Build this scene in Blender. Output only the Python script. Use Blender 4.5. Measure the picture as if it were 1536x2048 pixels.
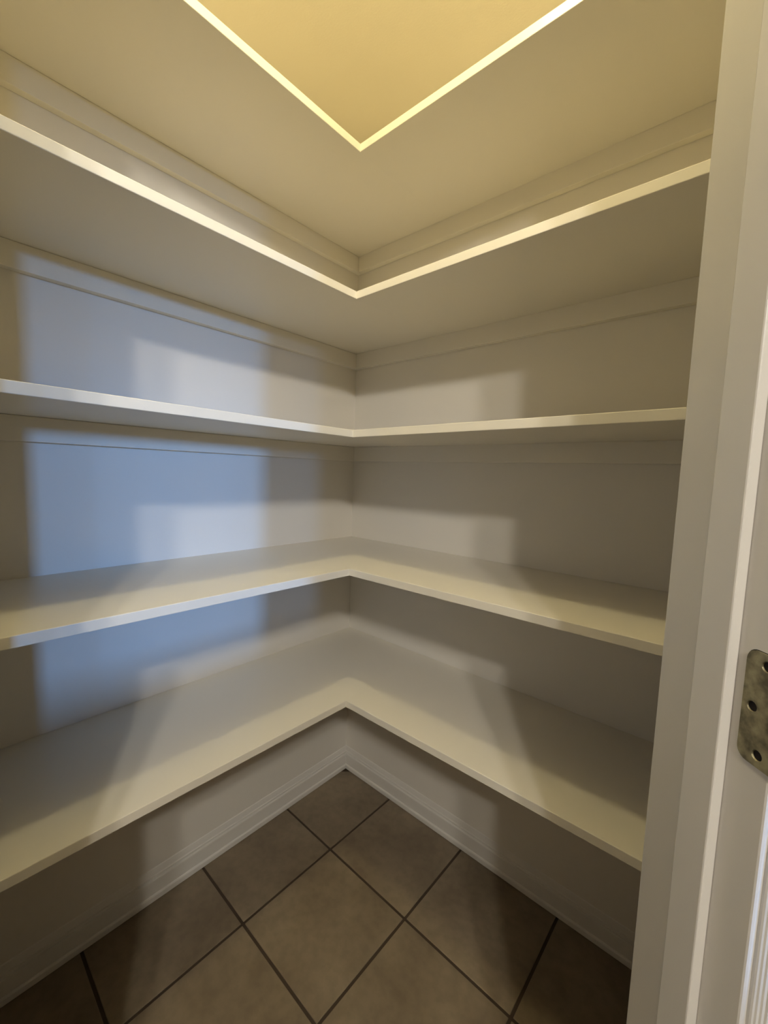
import bpy, bmesh, math, random
from mathutils import Vector, Matrix, Euler
random.seed(7)
for o in list(bpy.data.objects): bpy.data.objects.remove(o)
SC = bpy.context.scene
COL = SC.collection

# ------------------------------------------------------------------ camera
CX, CY, CZ = 1.15968, -1.13892, 1.20185
YAW, PITCH, ROLL, FPX = 0.71858, -0.09227, 0.0330, 837.17
f = Vector((-math.sin(YAW)*math.cos(PITCH), math.cos(YAW)*math.cos(PITCH), math.sin(PITCH)))
rt = f.cross(Vector((0, 0, 1))).normalized(); up = rt.cross(f)
r2 = rt*math.cos(ROLL) + up*math.sin(ROLL); u2 = -rt*math.sin(ROLL) + up*math.cos(ROLL)
cd = bpy.data.cameras.new('camera'); cam = bpy.data.objects.new('camera', cd); COL.objects.link(cam)
cam.matrix_world = Matrix(((r2.x, u2.x, -f.x, CX), (r2.y, u2.y, -f.y, CY), (r2.z, u2.z, -f.z, CZ), (0, 0, 0, 1)))
cd.sensor_fit = 'VERTICAL'; cd.sensor_height = 24.0; cd.lens = FPX/2048*24.0
cd.clip_start = 0.02; cd.clip_end = 50
SC.camera = cam

# ------------------------------------------------------------------ light and exposure
SC.view_settings.view_transform = 'Standard'; SC.view_settings.look = 'None'
SC.view_settings.gamma = 1; SC.view_settings.use_curve_mapping = False
SC.view_settings.exposure = 0.0
w = bpy.data.worlds.new('world'); SC.world = w; w.use_nodes = True
w.node_tree.nodes['Background'].inputs[0].default_value = (0.45, 0.62, 1.0, 1)
w.node_tree.nodes['Background'].inputs[1].default_value = 0.2
BULB_A = ((0.74, -0.77, 2.285), 0.040, (1.0, 0.89, 0.52), 218.0)          # pantry bulb: place, radius, colour, radiance
BULBS_B = ([(2.17, -2.16, 2.29), (2.33, -2.03, 2.29)], 0.050, (1.0, 0.97, 0.90), 615.0)   # two-bulb kitchen fixture
WINDOWS = [(-2.56, 0.62, 1.00, 2.14, 1500.0, -4.72), (-3.72, 0.62, 1.00, 2.14, 420.0, -7.60)]   # centre y, width, sill, head, daylight watts and place outside
KX, KY, KH = 7.5, -4.8, 2.44       # kitchen extents
def area(name, loc, rot, sx, sy, col, watts):
    l = bpy.data.lights.new(name, 'AREA'); l.shape = 'RECTANGLE'; l.size = sx; l.size_y = sy; l.color = col; l.energy = watts
    o = bpy.data.objects.new(name, l); o.location = loc; o.rotation_euler = rot; COL.objects.link(o); return o
for wy, ww, z0, z1, watts, ly in WINDOWS:
    area('window_daylight', (16.0, ly, 2.6), (0, math.radians(90), 0), 1.0, 0.95, (0.19, 0.45, 1.0), watts)

# ------------------------------------------------------------------ materials
def mat(name, col, rough=0.5, bump=0.0, bscale=60.0, mottle=0.0, mscale=6.0, metal=0.0, spec=0.5, col2=None, detail=4.0):
    m = bpy.data.materials.new(name); m.use_nodes = True; nt = m.node_tree; b = nt.nodes['Principled BSDF']
    b.inputs['Base Color'].default_value = (*col, 1); b.inputs['Roughness'].default_value = rough
    b.inputs['Metallic'].default_value = metal; b.inputs['Specular IOR Level'].default_value = spec
    tc = nt.nodes.new('ShaderNodeTexCoord'); src = tc.outputs['Object']
    if mottle > 0 or col2:
        n = nt.nodes.new('ShaderNodeTexNoise'); n.inputs['Scale'].default_value = mscale; n.inputs['Detail'].default_value = detail
        nt.links.new(src, n.inputs['Vector'])
        r = nt.nodes.new('ShaderNodeValToRGB'); r.color_ramp.elements[0].position = .35; r.color_ramp.elements[1].position = .65
        c2 = col2 or tuple(c*(1-mottle) for c in col)
        r.color_ramp.elements[0].color = (*c2, 1); r.color_ramp.elements[1].color = (*col, 1)
        nt.links.new(n.outputs['Fac'], r.inputs['Fac']); nt.links.new(r.outputs['Color'], b.inputs['Base Color'])
    if bump > 0:
        n = nt.nodes.new('ShaderNodeTexNoise'); n.inputs['Scale'].default_value = bscale; n.inputs['Detail'].default_value = 3
        nt.links.new(src, n.inputs['Vector'])
        bp = nt.nodes.new('ShaderNodeBump'); bp.inputs['Strength'].default_value = bump; bp.inputs['Distance'].default_value = 0.002
        nt.links.new(n.outputs['Fac'], bp.inputs['Height']); nt.links.new(bp.outputs['Normal'], b.inputs['Normal'])
    return m
M_WALL = mat('wall_paint', (0.735, 0.69, 0.61), 0.40, 0.06, 180)
M_SHELF = mat('shelf_paint', (0.75, 0.70, 0.60), 0.34, 0.05, 90)
M_TRIM = mat('trim_paint', (0.68, 0.645, 0.585), 0.32, 0.04, 70)
M_CEIL = mat('ceiling_paint', (0.74, 0.67, 0.52), 0.7, 0.10, 220)
M_GROUT = mat('grout', (0.045, 0.029, 0.016), 0.95, 0.2, 300)
M_BRASS = mat('aged_brass', (0.40, 0.35, 0.20), 0.50, 0.12, 150, mscale=90, metal=0.55, col2=(0.15, 0.125, 0.07), detail=9)
M_HOLE = mat('dark_wood_gap_shade', (0.012, 0.008, 0.006), 0.9)  # near-black: dark wood in the screw holes, painted shade round the hinge leaf
M_KIT = mat('kitchen_paint', (0.55, 0.48, 0.38), 0.7)
M_METAL = mat('white_metal', (0.8, 0.78, 0.74), 0.4)
def tile_mat():
    m = mat('tile_glaze', (0.30, 0.235, 0.165), 0.42, 0.10, 120, spec=0.35); nt = m.node_tree; b = nt.nodes['Principled BSDF']
    tc = nt.nodes['Texture Coordinate']; oi = nt.nodes.new('ShaderNodeObjectInfo')
    add = nt.nodes.new('ShaderNodeVectorMath'); add.operation = 'ADD'
    sc = nt.nodes.new('ShaderNodeVectorMath'); sc.operation = 'SCALE'; sc.inputs[3].default_value = 37.0
    nt.links.new(oi.outputs['Random'], sc.inputs[0]); nt.links.new(tc.outputs['Object'], add.inputs[0]); nt.links.new(sc.outputs[0], add.inputs[1])
    n1 = nt.nodes.new('ShaderNodeTexNoise'); n1.inputs['Scale'].default_value = 7; n1.inputs['Detail'].default_value = 5
    n2 = nt.nodes.new('ShaderNodeTexNoise'); n2.inputs['Scale'].default_value = 45; n2.inputs['Detail'].default_value = 6
    for n in (n1, n2): nt.links.new(add.outputs[0], n.inputs['Vector'])
    r1 = nt.nodes.new('ShaderNodeValToRGB'); r1.color_ramp.elements[0].position = .3; r1.color_ramp.elements[1].position = .7
    r1.color_ramp.elements[0].color = (0.165, 0.127, 0.083, 1); r1.color_ramp.elements[1].color = (0.25, 0.197, 0.13, 1)
    mx = nt.nodes.new('ShaderNodeMix'); mx.data_type = 'RGBA'; mx.blend_type = 'MULTIPLY'; mx.inputs[0].default_value = 0.35
    r2_ = nt.nodes.new('ShaderNodeValToRGB'); r2_.color_ramp.elements[0].position = .35; r2_.color_ramp.elements[1].position = .6
    r2_.color_ramp.elements[0].color = (0.62, 0.6, 0.58, 1); r2_.color_ramp.elements[1].color = (1, 1, 1, 1)
    nt.links.new(n1.outputs['Fac'], r1.inputs['Fac']); nt.links.new(n2.outputs['Fac'], r2_.inputs['Fac'])
    nt.links.new(r1.outputs['Color'], mx.inputs[6]); nt.links.new(r2_.outputs['Color'], mx.inputs[7])
    nt.links.new(mx.outputs[2], b.inputs['Base Color'])
    return m
M_TILE = tile_mat()
def glow(name, col, s):
    m = bpy.data.materials.new(name); m.use_nodes = True; b = m.node_tree.nodes['Principled BSDF']
    b.inputs['Base Color'].default_value = (*col, 1); b.inputs['Emission Color'].default_value = (*col, 1); b.inputs['Emission Strength'].default_value = s
    return m

# ------------------------------------------------------------------ helpers
def link(name, bm, m, parent=None, bevel=0.0, smooth=False):
    me = bpy.data.meshes.new(name); bmesh.ops.recalc_face_normals(bm, faces=bm.faces); bm.to_mesh(me); bm.free()
    me.materials.append(m)
    if smooth:
        for p in me.polygons: p.use_smooth = True
    o = bpy.data.objects.new(name, me); COL.objects.link(o)
    if parent: o.parent = parent
    if bevel:
        b = o.modifiers.new('bevel', 'BEVEL'); b.width = bevel; b.segments = 2; b.limit_method = 'ANGLE'; b.angle_limit = math.radians(50)
    return o
def struct(o): o['kind'] = 'structure'; return o
def empty(name, loc=(0, 0, 0)):
    o = bpy.data.objects.new(name, None); o.location = loc; o.empty_display_size = .05; COL.objects.link(o); return o
def tag(o, label, cat, group=None):
    o['label'] = label; o['category'] = cat
    if group: o['group'] = group
def box(bm, x0, x1, y0, y1, z0, z1):
    v = [bm.verts.new(p) for p in ((x0,y0,z0),(x1,y0,z0),(x1,y1,z0),(x0,y1,z0),(x0,y0,z1),(x1,y0,z1),(x1,y1,z1),(x0,y1,z1))]
    for q in ((3,2,1,0),(4,5,6,7),(0,1,5,4),(1,2,6,5),(2,3,7,6),(3,0,4,7)): bm.faces.new([v[i] for i in q])
def prism(bm, poly, z0, z1):
    n = len(poly); a = [bm.verts.new((p[0], p[1], z0)) for p in poly]; b = [bm.verts.new((p[0], p[1], z1)) for p in poly]
    bm.faces.new(a[::-1]); bm.faces.new(b)
    for i in range(n): bm.faces.new((a[i], a[(i+1) % n], b[(i+1) % n], b[i]))
def loft(bm, A, B):
    n = len(A); a = [bm.verts.new(p) for p in A]; b = [bm.verts.new(p) for p in B]
    bm.faces.new(a[::-1]); bm.faces.new(b)
    for i in range(n): bm.faces.new((a[i], a[(i+1) % n], b[(i+1) % n], b[i]))
S2 = math.sqrt(.5)
def DW(d, wv):   # door frame coordinates: d = depth towards the pantry corner, wv = sideways (right +)
    return (CX - d*S2 + wv*S2, CY + d*S2 + wv*S2)

# ------------------------------------------------------------------ room shell
CH = 2.372                                  # pantry ceiling
RX = 1.33                                   # length of each pantry wall
DI, DO = 0.3906, 0.2730                     # inner / outer face of the diagonal wall
WR, WL = 0.3130, -0.3440                    # jamb faces of the opening
JT, HEAD = 0.018, 2.035
ki = (CX - CY) - DI*math.sqrt(2); ko = (CX - CY) - DO*math.sqrt(2)   # x - y on each face
bm = bmesh.new(); box(bm, -.12, 0, KY-.12, .12, -.05, KH+.1); struct(link('wall_left', bm, M_WALL))
bm = bmesh.new(); box(bm, 0, KX+.12, 0, .12, -.05, KH+.1); struct(link('wall_right', bm, M_WALL))
bm = bmesh.new()
prism(bm, [(RX, 0), (RX+.12, 0), (RX+.12, RX+.12-ko), (RX, RX-ki)], 0, KH); struct(link('wall_return_right', bm, M_WALL))
bm = bmesh.new()
prism(bm, [(0, -RX), (ki-RX, -RX), (ko-RX-.12, -RX-.12), (0, -RX-.12)], 0, KH); struct(link('wall_return_left', bm, M_WALL))
bm = bmesh.new()
prism(bm, [(RX, RX-ki), (RX+.12, RX+.12-ko), DW(DO, WR+JT), DW(DI, WR+JT)], 0, KH)
prism(bm, [(ki-RX, -RX), DW(DI, WL-JT), DW(DO, WL-JT), (ko-RX-.12, -RX-.12)], 0, KH)
prism(bm, [DW(DI, WL-JT), DW(DI, WR+JT), DW(DO, WR+JT), DW(DO, WL-JT)], HEAD+JT, KH)
struct(link('wall_front', bm, M_WALL))
bm = bmesh.new(); prism(bm, [(0, 0), (RX, 0), (RX, RX-ki), (ki-RX, -RX), (0, -RX)], CH, CH+.02)
struct(link('ceiling', bm, M_CEIL))
bm = bmesh.new(); box(bm, 0, KX, KY, 0, KH, KH+.05); struct(link('ceiling_kitchen', bm, M_KIT))
# kitchen walls with the two windows that let the daylight in
bm = bmesh.new(); ys = [0]
ws = sorted(WINDOWS, key=lambda q: -q[0]); prev = 0.0
for wy, ww, z0, z1, _, _2 in ws:
    box(bm, KX, KX+.12, wy+ww/2, prev, 0, KH); box(bm, KX, KX+.12, wy-ww/2, wy+ww/2, 0, z0); box(bm, KX, KX+.12, wy-ww/2, wy+ww/2, z1, KH); prev = wy-ww/2
box(bm, KX, KX+.12, KY, prev, 0, KH); struct(link('wall_east', bm, M_KIT))
bm = bmesh.new(); box(bm, 0, KX+.12, KY-.12, KY, 0, KH); struct(link('wall_south', bm, M_KIT))
for i, (wy, ww, z0, z1, _, _2) in enumerate(ws):
    r = struct(empty('window_%d' % (i+1), (KX, wy, z0)))
    bm = bmesh.new(); t = .03
    for (a, b_, c, d) in ((-ww/2, -ww/2+t, 0, z1-z0), (ww/2-t, ww/2, 0, z1-z0), (-ww/2+t, ww/2-t, 0, t), (-ww/2+t, ww/2-t, z1-z0-t, z1-z0)):
        box(bm, .03, .08, a, b_, c, d)
    link('window_frame', bm, M_TRIM, r)

# ------------------------------------------------------------------ floor of tiles in dark grout
floor = struct(empty('floor'))
bm = bmesh.new(); box(bm, 0, KX, KY, 0, -.03, -.0022); g = link('grout_bed', bm, M_GROUT, floor)
TX, TY, TS, TH, GR = 0.24559, -0.30017, 0.305, -0.00642, 0.0074
e1 = Vector((math.cos(TH), math.sin(TH))); e2 = Vector((e1.y, -e1.x))
def clip(poly, n, c):       # keep n.p <= c
    out = []
    for i in range(len(poly)):
        a, b_ = poly[i], poly[(i+1) % len(poly)]; da, db = n.dot(a)-c, n.dot(b_)-c
        if da <= 0: out.append(a)
        if da*db < 0: out.append(a + (b_-a)*(da/(da-db)))
    return out
for i in range(-2, 9):
    for j in range(-2, 9):
        o0 = Vector((TX, TY)) + e1*(i*TS) + e2*(j*TS); h = GR/2
        p = [o0 + e1*a + e2*b_ for a, b_ in ((h, h), (TS-h, h), (TS-h, TS-h), (h, TS-h))]
        p = clip(p, Vector((-1, 0)), -.004); p = clip(p, Vector((0, 1)), -.004)
        if i == -1 and j == -1: p = clip(p, Vector((-1, 1)), -.052)      # broken corner by the wall corner
        if len(p) < 3: continue
        c = sum(p, Vector((0, 0)))/len(p)
        bm = bmesh.new(); prism(bm, [q-c for q in p], -.007, -.0002*random.random())
        t = link('tile', bm, M_TILE, floor, bevel=.0012); t.location = (c.x, c.y, 0)

# ------------------------------------------------------------------ baseboards (profile swept along each wall, mitred in the corner)
PROF = [(0, 0), (.0135, 0), (.0150, .002), (.0150, .0155), (.0130, .0190), (.0112, .0200), (.0112, .0585), (.0104, .0605), (.0066, .0615), (.0062, .0655),
        (.0078, .0672), (.0080, .0690), (.0052, .0705), (.0036, .0780), (.0016, .0860), (0, .0885)]
def base(name, fn): 
    bm = bmesh.new(); loft(bm, [fn(k, z, 0) for k, z in PROF], [fn(k, z, 1) for k, z in PROF]); return struct(link(name, bm, M_TRIM))
base('baseboard_left', lambda k, z, e: (k, -k if e == 0 else -RX, z))
base('baseboard_right', lambda k, z, e: (k if e == 0 else RX, -k, z))

# ------------------------------------------------------------------ the five corner shelves
SA, SB, T, CT, CHT, SAG = 0.37952, 0.37762, 0.01862, 0.0200, 0.0527, 0.0050
ZS = [0.58764, 0.95267, 1.31450, 1.65505, 1.99605]
LAB = ['white painted corner shelf nearest the floor, above the baseboards',
       'white painted corner shelf second from the floor, its top still seen',
       'white painted corner shelf at eye level, middle one of the five',
       'white painted corner shelf above eye level, second from the top',
       'topmost white corner shelf with yellow lit edge below the ceiling']
def front_bevel(o, test):      # eased arris on the exposed front edges only
    me = o.data; at = me.attributes.new('bevel_weight_edge', 'FLOAT', 'EDGE')
    for e in me.edges:
        a, b_ = me.vertices[e.vertices[0]].co, me.vertices[e.vertices[1]].co
        at.data[e.index].value = 1.0 if test(a) and test(b_) and abs(a.z-b_.z) < .01 else 0.0
    m = o.modifiers.new('bevel', 'BEVEL'); m.width = .0011; m.segments = 2; m.limit_method = 'WEIGHT'
for i, z in enumerate(ZS):
    root = empty('corner_shelf', (0, 0, z-T)); tag(root, LAB[i], 'shelf', 'corner shelves in the pantry')
    zl = 0 + T
    # left board: whole length of the left wall
    P = [(0.0005, -.0005, 0), (SA, -.0005, .0008), (SA, -SB, SAG), (SA, -RX, 0), (0.0005, -RX, 0), (0.0005, -SB, 0)]
    bm = bmesh.new(); U = [bm.verts.new((x, y, zl-d)) for x, y, d in P]; D = [bm.verts.new((x, y, zl-T-d)) for x, y, d in P]
    for V, rev in ((U, 1), (D, 0)):
        for q in ((0, 1, 2, 5), (5, 2, 3, 4)): bm.faces.new([V[k] for k in q])
    for k in range(6): bm.faces.new((U[k], U[(k+1) % 6], D[(k+1) % 6], D[k]))
    front_bevel(link('board', bm, M_SHELF, root), lambda c: abs(c.x-SA) < 1e-4 and c.y < -SB+1e-4)
    # right board: butts against the left one
    x0 = SA + .0001
    P = [(x0, -.0005, .0008), (RX, -.0005, 0), (RX, -SB, 0), (x0, -SB, SAG)]
    bm = bmesh.new(); U = [bm.verts.new((x, y, zl-d)) for x, y, d in P]; D = [bm.verts.new((x, y, zl-T-d)) for x, y, d in P]
    for V in (U, D): bm.faces.new((V[0], V[1], V[3])); bm.faces.new((V[1], V[2], V[3]))
    for k in range(4): bm.faces.new((U[k], U[(k+1) % 4], D[(k+1) % 4], D[k]))
    front_bevel(link('board', bm, M_SHELF, root), lambda c: abs(c.y+SB) < 1e-4)
    bm = bmesh.new(); box(bm, .0004, CT, -RX, -.0004, -CHT, -.0004); link('cleat', bm, M_SHELF, root, bevel=.001)
    bm = bmesh.new(); box(bm, CT+.0003, RX, -CT, -.0004, -CHT, -.0004); link('cleat', bm, M_SHELF, root, bevel=.001)

# ------------------------------------------------------------------ door frame: jambs, stops, casing, empty hinge leaf
door = struct(empty('door_1', (*DW(DO, 0), 0)))
inv = door.matrix_world.copy(); OFF = Vector((*DW(DO, 0), 0))
def dprism(name, pts, z0, z1, m=M_TRIM, parent=door, bevel=.0015):
    bm = bmesh.new(); prism(bm, [Vector(DW(*p)) - OFF.xy for p in pts], z0, z1); return link(name, bm, m, parent, bevel=bevel)
def rect(d0, d1, w0, w1): return [(d0, w0), (d0, w1), (d1, w1), (d1, w0)]
dprism('jamb', rect(DO, DI, WR, WR+JT-.0005), 0, HEAD, bevel=.002)
dprism('jamb', rect(DO, DI, WL-JT+.0005, WL), 0, HEAD, bevel=.002)
dprism('jamb', rect(DO, DI, WL-JT+.0005, WR+JT-.0005), HEAD+.0003, HEAD+JT-.0005, bevel=.002)
ST, SD0, SD1 = .0100, 0.3080, 0.3400
dprism('door_stop', rect(SD0, SD1, WR-ST, WR-.0001), 0, HEAD, bevel=.0014)
dprism('door_stop', rect(SD0, SD1, WL+.0001, WL+ST), 0, HEAD, bevel=.0014)
dprism('door_stop', rect(SD0, SD1, WL+ST, WR-ST), HEAD-ST, HEAD, bevel=.0014)
# casing profile: (distance outwards from the reveal, thickness in front of the wall)
CP = [(0, 0), (0, .0020), (.0006, .0034), (.0016, .0042), (.0022, .0054), (.0034, .0062), (.0040, .0074), (.0054, .0082), (.0060, .0096), (.0078, .0104), (.0086, .0118), (.0125, .0124),
      (.0150, .0112), (.0180, .0112), (.0200, .0132), (.0300, .0146), (.0420, .0156), (.0440, .0142), (.0470, .0142), (.0490, .0166), (.0560, .0170), (.0580, .0160), (.0580, 0)]
REV = .0050
dprism('casing', [(DO-.0002-t, WR+REV+q) for q, t in CP], 0, HEAD+REV+.058, bevel=0)
dprism('casing', [(DO-.0002-t, WL-REV-q) for q, t in CP], 0, HEAD+REV+.058, bevel=0)
bm = bmesh.new()
def cp3(wv, up_):
    out = []
    for q, t in CP:
        x, y = DW(DO-.0002-t, wv); out.append((x-OFF.x, y-OFF.y, HEAD+REV+q))
    return out
loft(bm, cp3(WL-REV+.0002, 0), cp3(WR+REV-.0002, 0)); link('casing', bm, M_TRIM, door)
# hinge leaf, screwed to the right jamb in front of the stop
def hinge_leaf(zc, label):
    """leaf plane = jamb face; u runs towards the camera side, v up"""
    hl = .0889; wd = .0345; R = .0085; u0 = .0; 
    root = empty('hinge_leaf', (0, 0, 0)); root.parent = door
    D0 = 0.3000         # far edge of the leaf
    def pt(u, v, k): x, y = DW(D0-u, WR-k); return Vector((x-OFF.x, y-OFF.y, zc+v))
    out = [(wd, -hl/2)]
    for a in range(0, 7):
        t = math.radians(270 - a*15); out.append((R + R*math.cos(t), -hl/2 + R + R*math.sin(t)))
    for a in range(0, 7):
        t = math.radians(180 - a*15); out.append((R + R*math.cos(t), hl/2 - R + R*math.sin(t)))
    out.append((wd, hl/2))
    holes = HOLES
    from mathutils.geometry import tessellate_polygon
    bm = bmesh.new(); TH_, N = .0014, 20
    def ring(cu, cv, r, k): return [bm.verts.new(pt(cu + r*math.cos(2*math.pi*i/N), cv + r*math.sin(2*math.pi*i/N), k)) for i in range(N)]
    front = [bm.verts.new(pt(u, v, TH_)) for u, v in out]; back = [bm.verts.new(pt(u, v, .0)) for u, v in out]
    n = len(out)
    for i in range(n): bm.faces.new((front[i], front[(i+1) % n], back[(i+1) % n], back[i]))
    edges = [bm.edges.get((front[i], front[(i+1) % n])) for i in range(n)]
    hr = []
    for cu, cv in holes:
        a = ring(cu, cv, .0042, TH_); b_ = ring(cu, cv, .0037, .0)
        hr.append(a)
        for i in range(N): bm.faces.new((a[i], a[(i+1) % N], b_[(i+1) % N], b_[i]))
        edges += [bm.edges.get((a[i], a[(i+1) % N])) for i in range(N)]
    bmesh.ops.triangle_fill(bm, use_beauty=True, use_dissolve=False, edges=edges)
    # drop any faces that close the holes
    kill = [fc for fc in bm.faces if any(all(v_ in s for v_ in fc.verts) for s in [set(a) for a in hr])]
    bmesh.ops.delete(bm, geom=kill, context='FACES_ONLY')
    link('leaf', bm, M_BRASS, root)
    g = .0006       # gap round the leaf, its shadow put in as a near-black slab
    bm = bmesh.new(); mo = [(u-g if u < wd/2 else u, v + (g if v > 0 else -g)) for u, v in out]
    a = [bm.verts.new(pt(u, v, .00012)) for u, v in mo]; b_ = [bm.verts.new(pt(u, v, -.0015)) for u, v in mo]
    bm.faces.new(a); bm.faces.new(b_[::-1])
    for i in range(len(mo)): j = (i+1) % len(mo); bm.faces.new((a[i], a[j], b_[j], b_[i]))
    link('mortise_shade', bm, M_HOLE, root)
    for cu, cv in holes:
        bm = bmesh.new(); c = [bm.verts.new(pt(cu + .0039*math.cos(2*math.pi*i/N), cv + .0039*math.sin(2*math.pi*i/N), .0002)) for i in range(N)]
        d = [bm.verts.new(pt(cu + .0039*math.cos(2*math.pi*i/N), cv + .0039*math.sin(2*math.pi*i/N), -.004)) for i in range(N)]
        bm.faces.new(c); bm.faces.new(d[::-1])
        for i in range(N): bm.faces.new((c[i], c[(i+1) % N], d[(i+1) % N], d[i]))
        link('screw_hole', bm, M_HOLE, root)
    root['label'] = label
    return root
HOLES = [(.0165, .0352), (.0084, .0), (.0166, -.0352)]
hinge_leaf(1.0306, 'tarnished brass hinge leaf with three empty screw holes')

# ------------------------------------------------------------------ unseen kitchen island, added to block the low daylight
isl = empty('added_shading_island', (2.55, -2.35, 0)); tag(isl, 'unseen island added to block low daylight, pale cabinet body and stone worktop', 'kitchen island')
bm = bmesh.new(); box(bm, -.30, .30, -.80, 1.40, .09, .885); link('body', bm, M_TRIM, isl, bevel=.003)
bm = bmesh.new(); box(bm, -.25, .25, -.75, 1.35, 0, .0899); link('plinth', bm, M_KIT, isl)
bm = bmesh.new(); box(bm, -.34, .34, -.84, 1.44, .8852, .920); link('worktop', bm, M_TILE, isl, bevel=.004)
for k in range(4):
    bm = bmesh.new(); y0 = -.78 + k*.545; box(bm, -.318, -.3004, y0, y0+.525, .11, .865); link('door', bm, M_TRIM, isl, bevel=.002)

# ------------------------------------------------------------------ lamps
def bulb_fixture(name, places, radius, col, rad, zc, label):
    n = len(places); x = sum(p[0] for p in places)/n; y = sum(p[1] for p in places)/n
    root = empty(name, (x, y, zc)); tag(root, label, 'ceiling light')
    bm = bmesh.new()
    bmesh.ops.create_cone(bm, cap_ends=True, segments=40, radius1=.055+.09*(n-1), radius2=.060+.09*(n-1), depth=.024, matrix=Matrix.Translation((0, 0, -.0125)))
    link('base', bm, M_METAL, root, bevel=.003)
    gm = glow('bulb_glow', col, rad)
    for px, py, pz in places:
        top = -.0245; bot = pz - zc + radius*.85; off = (px-x, py-y)
        bm = bmesh.new()
        bmesh.ops.create_cone(bm, cap_ends=True, segments=24, radius1=.017, radius2=.019, depth=top-bot, matrix=Matrix.Translation((*off, (top+bot)/2)))
        link('socket', bm, M_METAL, root)
        bm = bmesh.new(); bmesh.ops.create_uvsphere(bm, u_segments=28, v_segments=16, radius=radius, matrix=Matrix.Translation((*off, pz-zc)))
        link('bulb', bm, gm, root, smooth=True)
bulb_fixture('ceiling_light', [BULB_A[0]], *BULB_A[1:], CH, 'bare warm bulb on the pantry ceiling')
bulb_fixture('ceiling_light', *BULBS_B, KH, 'two-bulb light on the kitchen ceiling outside the pantry door')
